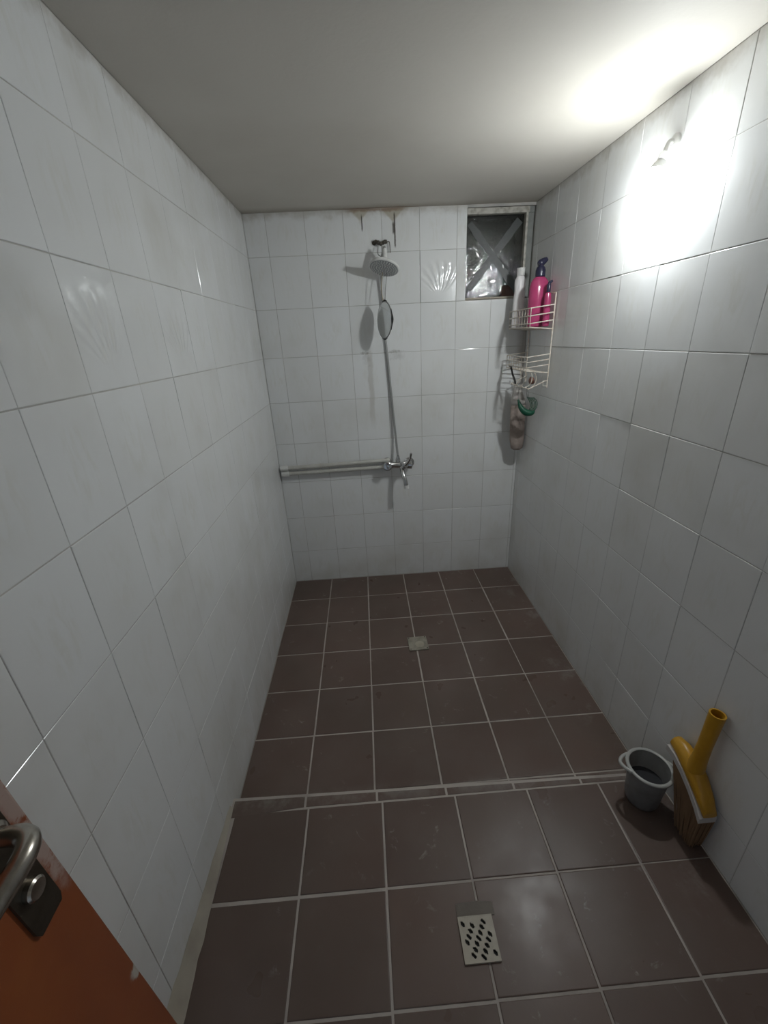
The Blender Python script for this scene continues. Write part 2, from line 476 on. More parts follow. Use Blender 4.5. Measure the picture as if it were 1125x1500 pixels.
for i in range(len(XB) - 1):
    for j in range(len(ZL) - 1):
        x0, x1, z1, z0 = XB[i], XB[i + 1], ZL[j], ZL[j + 1]
        if z0 > 1.70 and x1 > WIN_X0:
            x1 = WIN_X0
        if x1 - x0 < 0.012: continue
        extra = {(5, 1): (-0.006, 0.026, 0.0021), (6, 1): (0.0, -0.045, 0.0008)}.get((i, j))
        place_tile(wall_back, ((x0 + x1) / 2, 0, (z0 + z1) / 2), (1, 0, 0), (0, 0, 1), x1 - x0 - GAP, z1 - z0 - GAP, 0.006, 0.0008, TILE_BACK_RELIEF if (i, j) == (5, 1) else TILE_BACK, 0.0022, 0.0003, extra)

# shower floor
floor = slab('floor', [((0, -1.60, -0.12), (W, REC, -0.0022))], GROUT_FLOOR, 'dark brown tiled shower floor with pale joints')
YF = [0.0] + [-(0.238 + 0.2533 * k) for k in range(6)] + [-1.60]
for r in range(7):
    for c in range(6):
        x0, x1, y1, y0 = 0.25 * c, 0.25 * c + 0.25, YF[r], YF[r + 1]
        jx = random.uniform(-0.0012, 0.0012)
        place_tile(floor, ((x0 + x1) / 2 + jx, (y0 + y1) / 2, 0), (1, 0, 0), (0, 1, 0), 0.25 - 0.0065, y1 - y0 - 0.0065, 0.008, 0.0012, FTILE, 0.0012, 0.0004)

# raised entrance floor: slab with an uneven far edge, cut slivers along it, then full tiles
def lip(x): return -1.530 - 0.030 * x / W
bm = bmesh.new()
add_prism(bm, [(0, FRONT), (W, FRONT), (W, lip(W)), (0, lip(0))], -0.12, PZ - 0.002)
floor_entry = tag(from_bm('floor_entrance', bm, GROUT_FLOOR), 'raised dark brown tiled floor at the entrance', 'floor', kind='structure')
XE = [0.018, 0.2715, 0.526, 0.779, 1.033, 1.287, W + 0.012]
YE = [-1.584, -1.831, -2.072, -2.322, -2.572, -2.822, FRONT]
for r in range(6):
    for c in range(6):
        x0, x1, y1, y0 = XE[c], min(XE[c + 1], W), YE[r], YE[r + 1]
        dy = 0.010 * (c - 2.5) * (0.2 if r == 0 else 1.0) * (1 if r < 3 else 0.6) * 0.35
        place_tile(floor_entry, ((x0 + x1) / 2, (y0 + y1) / 2 + dy * 0.5, PZ), (1, 0, 0), (0, 1, 0), x1 - x0 - 0.0065, y1 - y0 - 0.0065, 0.008, 0.0012, FTILE, 0.0012, 0.0004)
XS = [0.004, 0.258, 0.508, 0.752, 0.992, 1.232, W - 0.003]
for c in range(6):
    x0, x1 = XS[c] + 0.004, XS[c + 1] - 0.004
    bm = bmesh.new()
    yb = -1.580 - (0.016 if c == 0 else 0.0)
    add_prism(bm, [(x0, yb), (x1, -1.580), (x1, lip(x1) - 0.010), (x0, lip(x0) - 0.011)], PZ - 0.008, PZ - 0.0005)
    from_bm('cut_tile', bm, FTILE, floor_entry)

# mortar fillet where the wall meets the raised floor
bm = bmesh.new()
prof = []
N = 40
rows_ = []
for i in range(N + 1):
    y = -1.565 + (FRONT + 1.565) * i / N
    a = 0.028 + random.uniform(-0.003, 0.003); h = 0.062 + random.uniform(-0.009, 0.009)
    g = min(1.0, 0.30 + 0.70 * (-1.565 - y) / 0.45); a *= g; h *= g
    rows_.append([bm.verts.new((0.0005, y, PZ + h)), bm.verts.new((a * 0.5, y, PZ + h * 0.46)), bm.verts.new((a, y, PZ + 0.001)), bm.verts.new((0.0005, y, PZ - 0.004))])
for a, b in zip(rows_, rows_[1:]):
    for k in range(4): bm.faces.new((a[k], a[(k + 1) % 4], b[(k + 1) % 4], b[k]))
bm.faces.new(rows_[0]); bm.faces.new(list(reversed(rows_[-1])))
tag(from_bm('baseboard_left', bm, MORTAR, None, True, 25), 'rough beige mortar fillet along the foot of the wall', 'mortar', kind='structure')

# ------------------------------------------------------------------ window
win = thing('window_1', (WIN_X0, 0.0, WIN_Z0), 'small dark window high in the corner with taped glass and chipped frame', 'window')
win['kind'] = 'structure'
def part_box(name, lo, hi, mat, parent, bevel=0.0, label=None):
    bm = bmesh.new(); pl = Vector(parent.matrix_world.translation)
    add_box(bm, Vector(lo) - pl, Vector(hi) - pl, bevel)
    o = from_bm(name, bm, mat, parent)
    if label: o['label'] = label
    return o
GX0, GX1, GZ0, GZ1 = WIN_X0, W - 0.002, WIN_Z0, WIN_Z1
part_box('frame_head', (GX0, 0.004, 2.106), (1.470, 0.040, GZ1), FRAME_PAINT, win, 0.004)
part_box('frame_jamb', (1.452, 0.002, GZ0), (1.464, 0.040, 2.107), FRAME_PAINT, win, 0.003)
part_box('jamb_return', (1.464, 0.016, GZ0), (GX1, 0.060, 2.107), SHADED_RETURN, win, 0.002)  # stands for wall tile in shade, the shade painted in its grey
part_box('frame_jamb', (GX0, 0.034, GZ0), (GX0 + 0.006, 0.052, 2.101), FRAME_PAINT, win, 0.002)
part_box('head_return', (1.470, 0.012, 2.107), (GX1, 0.060, GZ1), SHADED_RETURN, win, 0.002)
part_box('sill', (GX0, 0.002, GZ0 - 0.002), (1.465, 0.050, GZ0 + 0.007), MORTAR, win, 0.002)
pl = win.matrix_world.translation
GC = Vector(((GX0 + 1.455) / 2, 0.036, (GZ0 + 2.105) / 2))
bm = bmesh.new(); hx, hz = (1.455 - GX0) / 2 - 0.003, (2.105 - GZ0) / 2 - 0.003
add_box(bm, (-hx, -0.002, -hz), (hx, 0.002, hz))
pane = from_bm('pane', bm, GLASS, win)
pane.location = GC - pl; pane.rotation_euler = (-0.018, 0, -0.026)
def tape(p, q, wd, y):
    p, q = Vector((p[0], GC.y + y, p[1])), Vector((q[0], GC.y + y, q[1])); d = (q - p).normalized(); s = Vector((d.z, 0, -d.x)) * wd / 2
    bm = bmesh.new(); n = 14; fr = []
    for i in range(n + 1):
        c = p.lerp(q, i / n) - GC
        k = s * (1 + random.uniform(-0.15, 0.15))
        fr.append([bm.verts.new(c + k), bm.verts.new(c - k), bm.verts.new(c - k - Vector((0, 0.0005, 0))), bm.verts.new(c + k - Vector((0, 0.0005, 0)))])
    for a, b in zip(fr, fr[1:]):
        for k in range(4): bm.faces.new((a[k], a[(k + 1) % 4], b[(k + 1) % 4], b[k]))
    bm.faces.new(fr[0]); bm.faces.new(list(reversed(fr[-1])))
    from_bm('tape_strip', bm, TAPE, pane)
tape((1.165, 2.075), (1.440, 1.745), 0.036, -0.0022)
tape((1.430, 2.080), (1.165, 1.765), 0.036, -0.0029)
# box added behind the glass, coloured near-black for the dark outside
bm = bmesh.new()
for lo, hi in (((GX0 - 0.02, 0.30, 1.60), (W + 0.1, 0.32, 2.20)), ((GX0 - 0.04, 0.05, 1.60), (GX0 - 0.001, 0.30, 2.20)), ((W + 0.0, 0.05, 1.60), (W + 0.03, 0.30, 2.20)),
               ((GX0 - 0.02, 0.05, 2.14), (W + 0.03, 0.30, 2.18)), ((GX0 - 0.02, 0.141, 1.60), (W + 0.03, 0.30, 1.70))):
    add_box(bm, Vector(lo) - pl, Vector(hi) - pl)
from_bm('dark_box', bm, OUTSIDE_DARK, win)
part_box('brick', (1.36, 0.052, GZ0), (1.455, 0.11, GZ0 + 0.065), BRICK, win, 0.006, 'red brown brick behind the glass')
# small white flecks on the glass
for (fx, fz, L, a) in ((1.212, 1.930, 0.030, -0.9), (1.222, 1.880, 0.012, 0.7), (1.288, 1.865, 0.026, -1.25), (1.335, 1.940, 0.012, 1.2), (1.353, 1.870, 0.022, -1.2), (1.347, 1.775, 0.012, 0.8), (1.262, 1.74, 0.03, 0.5), (1.30, 1.80, 0.03, 0.2), (1.245, 1.735, 0.025, -0.2)):
    bm = bmesh.new(); d = Vector((math.cos(a), 0, math.sin(a))); s = Vector((-d.z, 0, d.x))
    c = Vector((fx, GC.y - 0.0042, fz)) - GC; wd = L * random.uniform(0.13, 0.22)
    poly = [(-L / 2, 0), (-L / 5, wd), (L / 4, wd * 0.7), (L / 2, -0.1 * wd), (L / 8, -wd), (-L / 4, -wd * 0.6)]
    add_prism(bm, poly, -0.0006, 0.0006, Matrix.Translation(c) @ Matrix((d, s, d.cross(s))).transposed().to_4x4())
    from_bm('white_fleck', bm, WHITE_PLASTIC, pane)

# ------------------------------------------------------------------ door, standing open along the wall
DX, DY = 0.118, -2.172
door = thing('door_1', (DX, DY, 0), 'red brown painted door standing open along the white tiled wall', 'door', rot=(0.030, -0.035, 0.0))
door['kind'] = 'structure'
# tilt about the latch height so that the worn edge stays where it is
off = door.rotation_euler.to_matrix() @ Vector((0, 0, 0.80)); door.location = Vector((DX, DY, 0.80)) - off
bm = bmesh.new(); add_box(bm, (-0.038, -0.745, 0.075), (0, 0, 2.03), 0.003)
from_bm('door_leaf', bm, DOOR, door)
bm = bmesh.new()
add_prism(bm, [(-0.018, -0.115), (0.018, -0.115), (0.022, -0.105), (0.022, 0.10), (0.015, 0.118), (-0.015, 0.118), (-0.022, 0.10), (-0.022, -0.105)], 0, 0.004,
          Matrix.Translation((0, -0.043, 1.005)) @ Matrix(((0, 0, 1), (1, 0, 0), (0, 1, 0))).to_4x4())
from_bm('lock_plate', bm, PLATE_METAL, door)
lathe_part('lock_cylinder', [(0.0135, 0), (0.0135, 0.008), (0.011, 0.0105), (0.004, 0.011)], HANDLE_METAL, door, axis_mtx((0.003, -0.043, 0.955), (1, 0, 0)), 20)
lathe_part('rosette', [(0.017, 0), (0.017, 0.007), (0.012, 0.011)], HANDLE_METAL, door, axis_mtx((0.003, -0.043, 1.058), (1, 0, 0)), 20)
lv = bez([(0.010, -0.043, 1.058), (0.034, -0.043, 1.060), (0.052, -0.050, 1.062), (0.060, -0.068, 1.062), (0.058, -0.10, 1.058), (0.054, -0.145, 1.052), (0.050, -0.17, 1.050)], 6)
tube_part('lever', lv, [0.0095 + 0.0022 * math.sin(PI * i / (len(lv) - 1)) for i in range(len(lv))], HANDLE_METAL, door, 14)
for hz in (0.35, 1.05, 1.8):
    bm = bmesh.new(); add_lathe(bm, [(0.009, hz - 0.05), (0.009, hz + 0.05)], 14, Matrix.Translation((0.006, -0.747, 0))); from_bm('hinge', bm, PLATE_METAL, door, True, 35)

# ------------------------------------------------------------------ lamp on the wall
lamp = thing('wall_lamp', (W, LAMP.y, LAMP.z), 'lit white bulb in a wall holder high on the tiled wall', 'lamp')
ax = Vector((-0.25, 0.0, -0.968)).normalized()               # the bulb hangs down and a little out from the wall
bc = Vector((LAMP.x - W, 0, 0))
R = 0.030
neck_top = bc - ax * 0.050
lathe_part('wall_rose', [(0.020, 0), (0.020, 0.006), (0.017, 0.009), (0.009, 0.011)], WHITE_PLASTIC, lamp, axis_mtx((0, 0, 0.074), (-1, 0, 0)))
tube_part('arm', bez([(-0.008, 0, 0.074), (-0.020, 0, 0.074), neck_top - ax * 0.010, neck_top], 5), 0.0065, WHITE_PLASTIC, lamp, 14)
lm = axis_mtx(bc, ax)
lathe_part('socket', [(0.008, -0.054), (0.0125, -0.051), (0.0135, -0.034), (0.012, -0.032)], WHITE_PLASTIC, lamp, lm)
PC = 1.78                                                   # polar angle up to which the glass glows
rc, zc = R * math.sin(PC), R * math.cos(PC)
lathe_part('bulb_neck', [(0.0115, -0.033), (0.017, -0.027), (rc - 0.0006, zc)], WHITE_PLASTIC, lamp, lm, 28, 60)
prof = []
for k in range(0, 15):
    a = PC * (1 - k / 14.0)
    prof.append((max(R * math.sin(a), 0.0008), R * math.cos(a)))
lathe_part('bulb_dome', prof, BULB, lamp, lm, 28, 80)

# ------------------------------------------------------------------ shower
hook = thing('wall_hook', (0.690, 0, 1.992), 'dark corroded hook on the tiles above the shower head', 'hook')
bm = bmesh.new()
add_tube(bm, bez([(-0.034, -0.002, 0.006), (-0.022, -0.018, 0.008), (0.0, -0.024, -0.002), (0.018, -0.022, 0.005), (0.03, -0.014, 0.008)], 5), [0.007 + 0.004 * math.sin(i * 1.1) ** 2 for i in range(21)], 10)
from_bm('bracket', bm, DARK_METAL, hook, True, 50)
lathe_part('screw_head', [(0.011, 0.0), (0.011, 0.003), (0.005, 0.006)], DARK_METAL, hook, axis_mtx((-0.034, -0.0005, 0.006), (0, -1, 0)), 14)
tube_part('bent_wire', bez([(0.022, -0.012, 0.006), (0.040, -0.014, 0.008), (0.046, -0.014, 0.002), (0.047, -0.014, -0.025), (0.047, -0.013, -0.042)], 5), 0.0022, DARK_METAL, hook, 8)

HEAD = Vector((0.695, -0.125, 1.868))
dn = Vector((-0.20, -0.34, -0.92)).normalized()           # the way the spray face looks
head = thing('rain_shower', HEAD, 'round white rain shower head hanging below the hook', 'shower')
hm = axis_mtx((0, 0, 0), -dn)
lathe_part('head_shell', [(0.074, -0.004), (0.0775, 0.000), (0.0775, 0.005), (0.072, 0.011), (0.045, 0.016), (0.022, 0.020), (0.016, 0.026), (0.014, 0.040)], WHITE_PLASTIC, head, hm, 44)
lathe_part('spray_face', [(0.071, -0.005), (0.071, -0.0025)], NOZZLE_FACE, head, hm, 44)
bm = bmesh.new()
for ring, cnt in ((0.012, 6), (0.025, 12), (0.038, 18), (0.051, 24), (0.063, 30)):
    for k in range(cnt):
        a = 2 * PI * k / cnt + ring * 30
        add_lathe(bm, [(0.0024, -0.0050), (0.0014, -0.0085)], 6, hm @ Matrix.Translation((ring * math.cos(a), ring * math.sin(a), 0)))
nz = from_bm('nozzles', bm, NOZZLE, head); nz['kind'] = 'stuff'
up = -dn
nk = up * 0.038
tube_part('neck', [nk, nk + Vector((0, 0.004, 0.02)), nk + Vector((0.001, 0.012, 0.050))], [0.013, 0.0115, 0.010], WHITE_PLASTIC, head, 14)
hp = Vector((0.690, -0.020, 1.985)) - HEAD
tube_part('hanging_cord', bez([hp + Vector((-0.014, 0, 0)), hp + Vector((-0.018, -0.03, -0.045)), nk + Vector((-0.022, 0.012, 0.02)), nk + Vector((-0.008, -0.006, 0.004))], 6), 0.0018, CORD, head, 6)
tube_part('hanging_cord', bez([hp + Vector((0.004, 0, 0)), hp + Vector((0.004, -0.03, -0.045)), nk + Vector((-0.006, 0.012, 0.03)), nk + Vector((0.008, -0.006, 0.004))], 6), 0.0018, CORD, head, 6)

MC = Vector((0.688, -0.112, 1.628))
mn = Vector((-0.93, -0.37, 0.03)).normalized()
mirror = thing('hanging_mirror', MC, 'small round mirror hanging edge on beneath the shower head', 'mirror')
mm = axis_mtx((0, 0, 0), mn)
lathe_part('mirror_glass', [(0.086, 0.0), (0.086, 0.0025), (0.084, 0.003)], MIRROR, mirror, mm, 48)
bm = bmesh.new(); side = Vector((0, 0, 1)).cross(mn).normalized(); upv = mn.cross(side)
add_tube(bm, [(side * math.cos(2 * PI * k / 48) + upv * math.sin(2 * PI * k / 48)) * 0.0885 for k in range(48)], 0.0028, 8, closed=True)
from_bm('rim', bm, HOSE_METAL, mirror, True)
def clip(a0, a1, r=0.093, th=0.0036):
    return [(side * math.cos(a0 + (a1 - a0) * k / 8) + upv * math.sin(a0 + (a1 - a0) * k / 8)) * r for k in range(9)]
for c in (PI / 2, -PI / 2):
    tube_part('clip', clip(c - 0.34, c + 0.34), [0.0016 + 0.0036 * math.sin(PI * k / 8) ** 2 for k in range(9)], BLACK, mirror, 8)
near = PI if (side.x < 0) else 0.0
tube_part('clip', clip(near - 0.55, near + 0.55, 0.094), [0.0018 + 0.005 * max(0, math.sin(PI * k / 8)) ** 6 for k in range(9)], BLACK, mirror, 8)
tp = upv * 0.093
ht = (HEAD + nk + Vector((0, 0.01, 0.01))) - MC
tube_part('hanging_cord', bez([tp + Vector((-0.006, 0, 0)), tp + Vector((-0.012, 0.012, 0.06)), ht + Vector((-0.012, 0.01, -0.05)), ht + Vector((-0.006, 0.006, 0))], 6), 0.0017, CORD_TAN, mirror, 6)
tube_part('hanging_cord', bez([tp + Vector((0.004, 0, 0)), tp + Vector((0.010, 0.012, 0.06)), ht + Vector((0.010, 0.01, -0.05)), ht + Vector((0.006, 0.006, 0))], 6), 0.0017, CORD, mirror, 6)

hose_pts = bez([HEAD + nk + Vector((0.001, 0.016, 0.060)), (0.692, -0.050, 1.925), (0.686, -0.026, 1.84), (0.688, -0.015, 1.70), (0.692, -0.010, 1.56), (0.702, -0.010, 1.42), (0.716, -0.014, 1.20), (0.731, -0.026, 0.98), (0.738, -0.050, 0.872)], 14)
hose = thing('shower_hose', (0.738, -0.055, 0.85), 'grey flexible hose running down from shower head to chrome mixer tap', 'hose')
bm = bmesh.new(); add_tube(bm, [q - Vector((0.738, -0.055, 0.85)) for q in hose_pts], 0.0068, 12); from_bm('flexible_tube', bm, HOSE_METAL, hose, True)
lathe_part('hose_nut', [(0.0105, -0.012), (0.0115, -0.010), (0.0115, 0.010), (0.008, 0.022)], CHROME, hose, None, 12, 30)

TAP = Vector((0.742, -0.062, 0.815))
tap = thing('mixer_tap', TAP, 'chrome wall mixer tap with short spout at the end of the pipes', 'tap')
tap.scale = (1.12, 1.0, 1.12)
lathe_part('body', [(0.010, -0.078), (0.021, -0.076), (0.021, -0.052), (0.0185, -0.046), (0.0185, 0.040), (0.021, 0.046), (0.022, 0.070), (0.010, 0.074)], CHROME, tap, axis_mtx((0, 0, 0), (1, 0, -0.05)), 24)
for sx, sz in ((-0.062, 0.004), (0.062, -0.002)):
    lathe_part('wall_flange', [(0.028, 0.060), (0.028, 0.055), (0.014, 0.042), (0.014, 0.0)], CHROME, tap, axis_mtx((sx, 0, sz), (0, 1, 0)), 24)
lathe_part('side_cap', [(0.015, 0.0), (0.024, 0.004), (0.024, 0.016), (0.019, 0.020), (0.010, 0.019), (0.009, 0.023), (0.003, 0.024)], CHROME, tap, axis_mtx((-0.062, -0.012, 0.002), (-0.15, -1, 0.1)), 20)
lathe_part('cartridge', [(0.020, 0.0), (0.021, 0.020), (0.018, 0.034), (0.012, 0.038)], CHROME, tap, axis_mtx((0.022, -0.010, 0.0), (0.25, -0.95, 0.25)), 20)
lathe_part('hose_outlet', [(0.013, 0.0), (0.013, 0.018), (0.011, 0.024)], CHROME, tap, axis_mtx((-0.004, 0.006, 0.014), (0, 0, 1)), 16)
tube_part('lever', bez([(0.030, -0.040, 0.010), (0.046, -0.050, 0.028), (0.058, -0.058, 0.052), (0.062, -0.066, 0.078)], 5), [0.010, 0.0095, 0.009, 0.0085, 0.008, 0.0076, 0.0072, 0.007, 0.0068, 0.0066, 0.0064, 0.0062, 0.006, 0.006, 0.007, 0.006], CHROME, tap, 12)
tube_part('spout', bez([(0.014, -0.012, -0.012), (0.018, -0.040, -0.040), (0.026, -0.060, -0.072), (0.032, -0.066, -0.105)], 5), [0.0125] * 8 + [0.012] * 8, CHROME, tap, 14)
lathe_part('aerator', [(0.0135, 0), (0.0135, 0.016), (0.010, 0.019)], WHITE_PLASTIC, tap, axis_mtx((0.0315, -0.0655, -0.100), (0.10, -0.12, -1)), 16)

def pipe(p, q, r, label):
    p, q = Vector(p), Vector(q); t = thing('water_pipe', p, label, 'pipe', 'water pipes on the end wall')
    d = q - p
    bm = bmesh.new(); add_tube(bm, [(0, 0, 0), d * 0.33 + Vector((0, 0, -0.001)), d * 0.66, d], r, 16); from_bm('pipe_run', bm, PIPE_PLASTIC, t, True, 40)
    lathe_part('coupling', [(r + 0.001, -0.022), (r + 0.0045, -0.021), (r + 0.0045, 0.022), (r + 0.001, 0.026)], WHITE_PLASTIC, t, axis_mtx(d.normalized() * 0.012, d), 20)
    for k in (0.36, 0.78):
        c = d * k
        bm = bmesh.new(); add_tube(bm, [c + Vector((0, math.cos(a) * (r + 0.0016), math.sin(a) * (r + 0.0016))) for a in [2 * PI * i / 20 for i in range(20)]], 0.0022, 6, closed=True)
        from_bm('clamp', bm, PIPE_PLASTIC, t, True)
    return t
pipe((0.022, -0.034, 0.829), (0.690, -0.036, 0.842), 0.0125, 'off white water pipe, the upper of two running to the tap')
pipe((0.024, -0.032, 0.793), (0.668, -0.034, 0.800), 0.0115, 'off white water pipe, the lower of two running to the tap')

# ------------------------------------------------------------------ wire rack in the corner, on the side wall
RX0, RX1, RY0, RY1 = 1.378, 1.492, -0.362, -0.060
rack = thing('wire_rack', (RX1, RY0, 1.27), 'cream two tier wire shower rack fixed on the side wall', 'rack')
RO = Vector((RX1, RY0, 1.27))
def wire(name, pts, r=0.0026, closed=False):
    bm = bmesh.new(); add_tube(bm, [Vector(q) - RO for q in pts], r, 8, closed=closed); return from_bm(name, bm, RACK_WIRE, rack, True, 50)
wire('upright', [(RX1, RY0, 1.268), (RX1, RY0, 1.702)], 0.0036)
wire('upright', [(RX1, RY1, 1.268), (RX1, RY1, 1.702)], 0.0036)
wire('top_bar', bez([(RX1, RY0, 1.700), (RX1, -0.25, 1.712), (RX1, -0.16, 1.712), (RX1, RY1, 1.700)], 5), 0.003)
def basket(zb, zt, nr):
    def ringpts(z, dz):      # wall side a little higher or lower than the front
        return [(RX1, RY0, z + dz), (RX0, RY0, z), (RX0, RY1, z), (RX1, RY1, z + dz)]
    for k in range(nr):
        z = zb + 0.016 + (zt - zb - 0.016) * k / (nr - 1)
        wire('rail', [RO + (Vector(q) - RO) for q in ringpts(z, 0.012)], 0.0026)
    wire('floor_rim', ringpts(zb, -0.012), 0.0026)
    for k in range(9):
        y = RY0 + (RY1 - RY0) * k / 8.0
        wire('cross_wire', [(RX0, y, zt), (RX0, y, zb), (RX1, y, zb - 0.012)], 0.0020)
basket(1.556, 1.640, 3)
basket(1.352, 1.418, 3)
# the lower hook rail
wire('hook_rail', [(RX1, RY0 + 0.02, 1.30), (RX0 + 0.03, RY0 + 0.02, 1.262), (RX0 + 0.03, RY1, 1.262), (RX1, RY1, 1.30)], 0.0026)
for y in (-0.335, -0.28, -0.20, -0.12):
    wire('hook', bez([(RX0 + 0.045, y, 1.350), (RX0 + 0.062, y - 0.004, 1.325), (RX0 + 0.060, y - 0.004, 1.285), (RX0 + 0.030, y, 1.262), (RX0 + 0.012, y, 1.275)], 4), 0.0024)
wire('end_loop', [(RX1 - 0.002, RY0, 1.300), (RX1 - 0.022, RY0, 1.302), (RX1 - 0.022, RY0, 1.278), (RX1 - 0.002, RY0, 1.276)], 0.0022)

# bottles in the upper basket (stand on its floor wires)
BZ = 1.5565
bt = thing('lotion_bottle', (1.408, -0.100, BZ), 'slim white bottle in the rack, its cap against the dark window', 'bottle')
lathe_part('bottle_body', [(0.026, 0), (0.030, 0.004), (0.031, 0.10), (0.029, 0.150), (0.0265, 0.180), (0.0285, 0.205), (0.0285, 0.228), (0.020, 0.246), (0.0165, 0.250)], WHITE_BOTTLE, bt, None, 32, 30, 0.8)
lathe_part('cap', [(0.018, 0.250), (0.0195, 0.253), (0.0205, 0.282), (0.021, 0.286), (0.004, 0.287)], WHITE_PLASTIC, bt, None, 28, 30)
pb = thing('shampoo_bottle', (1.449, -0.258, BZ), 'large pink pump bottle with navy top in the wire rack', 'bottle', rot=(0, 0, 0.05))
lathe_part('bottle_body', [(0.042, 0), (0.0485, 0.006), (0.050, 0.06), (0.0495, 0.12), (0.048, 0.175), (0.0425, 0.202), (0.032, 0.217), (0.022, 0.224), (0.017, 0.228)], PINK, pb, None, 40, 30, 0.72)
cap = lathe_part('pump_collar', [(0.021, 0.224), (0.0235, 0.228), (0.0235, 0.252), (0.019, 0.264), (0.013, 0.270), (0.011, 0.284)], NAVY, pb, None, 24, 30)
bm = bmesh.new(); add_tube(bm, bez([(-0.012, 0, 0.276), (0.0, 0, 0.284), (0.014, 0, 0.292), (0.028, -0.002, 0.300)], 4), [0.012, 0.0145, 0.016, 0.017, 0.017, 0.0165, 0.016, 0.0155, 0.0145, 0.0135, 0.012, 0.010, 0.008], 12)
from_bm('pump_head', bm, NAVY, pb, True, 50)
sb = thing('conditioner_bottle', (1.466, -0.333, BZ), 'slim pink bottle with a navy cap squeezed beside the rack upright', 'bottle')
lathe_part('bottle_body', [(0.013, 0), (0.016, 0.004), (0.0165, 0.125), (0.013, 0.145), (0.008, 0.150)], PINK, sb, None, 24, 30, 0.9)
bm = bmesh.new(); add_lathe(bm, [(0.0085, 0.149), (0.0095, 0.152), (0.0095, 0.180), (0.007, 0.186)], 20); add_tube(bm, [(-0.004, 0, 0.184), (0.004, -0.002, 0.192), (0.013, -0.006, 0.199)], [0.006, 0.007, 0.005], 10)
from_bm('cap', bm, NAVY, sb, True, 35)

# things hanging from the lower rack
mitt = thing('bath_mitt', (1.412, -0.105, 0.880), 'greyish beige cloth bath mitt hanging beneath the wire rack', 'mitt')
def cloth(name, rows, mat, parent, seg=26):
    bm = bmesh.new(); rings = []
    for (cx, cy, z, hw, hd, ph) in rows:
        ring = []
        for k in range(seg):
            a = 2 * PI * k / seg
            f = 1 + 0.10 * math.sin(3 * a + ph) + 0.05 * math.sin(7 * a + 2 * ph)
            ring.append(bm.verts.new((cx + hd * f * math.sin(a), cy + hw * f * math.cos(a), z)))
        rings.append(ring)
    for a, b in zip(rings, rings[1:]):
        for k in range(seg): bm.faces.new((a[k], a[(k + 1) % seg], b[(k + 1) % seg], b[k]))
    bm.faces.new(list(reversed(rings[0]))); bm.faces.new(rings[-1])
    return from_bm(name, bm, mat, parent, True)
cloth('mitt_body', [(0.046, 0.0, 0.000, 0.010, 0.018, 0.0), (0.045, 0.0, 0.012, 0.018, 0.034, 0.2), (0.042, 0.0, 0.06, 0.022, 0.040, 0.5), (0.038, 0.0, 0.13, 0.024, 0.042, 0.9), (0.034, 0.0, 0.20, 0.024, 0.043, 1.4), (0.030, 0.0, 0.272, 0.022, 0.043, 1.8)], MITT, mitt)
cloth('mitt_cuff', [(0.030, 0.0, 0.268, 0.023, 0.045, 1.8), (0.027, 0.0, 0.30, 0.022, 0.040, 2.2), (0.022, 0.0, 0.335, 0.016, 0.029, 2.7), (0.012, 0.0, 0.375, 0.010, 0.014, 3.1), (0.002, 0.0, 0.392, 0.005, 0.006, 3.3)], MITT_CUFF, mitt)
tube_part('hanging_loop', bez([(0.0, 0.003, 0.385), (-0.006, 0.004, 0.40), (-0.002, 0.0, 0.412), (0.004, -0.003, 0.40), (0.0, -0.003, 0.385)], 5), 0.0018, MITT_CUFF, mitt, 6)

comb = thing('massage_comb', (1.444, -0.262, 1.125), 'dark green plastic bath comb hanging from the rack hooks', 'comb', rot=(0, 0, 0))
bm = bmesh.new()
sp = bez([(-0.052, 0.02, 0.072), (-0.036, 0.012, 0.030), (-0.010, 0.004, 0.004), (0.020, -0.004, 0.0), (0.034, -0.006, 0.012)], 6)
add_tube(bm, sp, [0.004 + 0.014 * math.sin(PI * i / (len(sp) - 1)) for i in range(len(sp))], 12)
from_bm('comb_back', bm, GREEN, comb, True, 50)
for k in range(6):
    t = k / 5.0
    b0 = Vector((0.000 + 0.034 * t, 0.0 - 0.006 * t, 0.006 + 0.006 * t * t))
    tube_part('tooth', bez([b0, b0 + Vector((0.010, -0.004, 0.026)), b0 + Vector((0.004, -0.006, 0.054)), b0 + Vector((-0.014, -0.004, 0.082 - 0.01 * t))], 4), 0.0019, GREEN, comb, 6)
tube_part('hanging_loop', bez([(-0.012, -0.004, 0.086), (-0.018, -0.004, 0.115), (-0.016, -0.004, 0.142), (-0.010, -0.004, 0.115), (-0.006, -0.004, 0.086)], 4), 0.0016, CORD, comb, 6)

razor = thing('razor', (1.386, -0.165, 1.272), 'slim black razor handle leaning out of the lower basket', 'razor')
bm = bmesh.new()
rz = bez([(0.010, -0.006, 0.000), (0.006, -0.003, 0.02), (-0.006, 0.002, 0.05), (-0.014, 0.004, 0.078), (-0.018, 0.006, 0.088)], 4)
add_tube(bm, rz, [0.0052] * 10 + [0.0048] * 3 + [0.005] * 4, 10); from_bm('razor_handle', bm, BLACK, razor, True, 50)
bm = bmesh.new(); add_box(bm, (-0.005, -0.016, -0.003), (0.005, 0.016, 0.003), 0.0015, Matrix.Translation((-0.018, 0.008, 0.092)) @ Matrix.Rotation(0.5, 4, 'Y')); from_bm('blade_head', bm, DARK_METAL, razor)

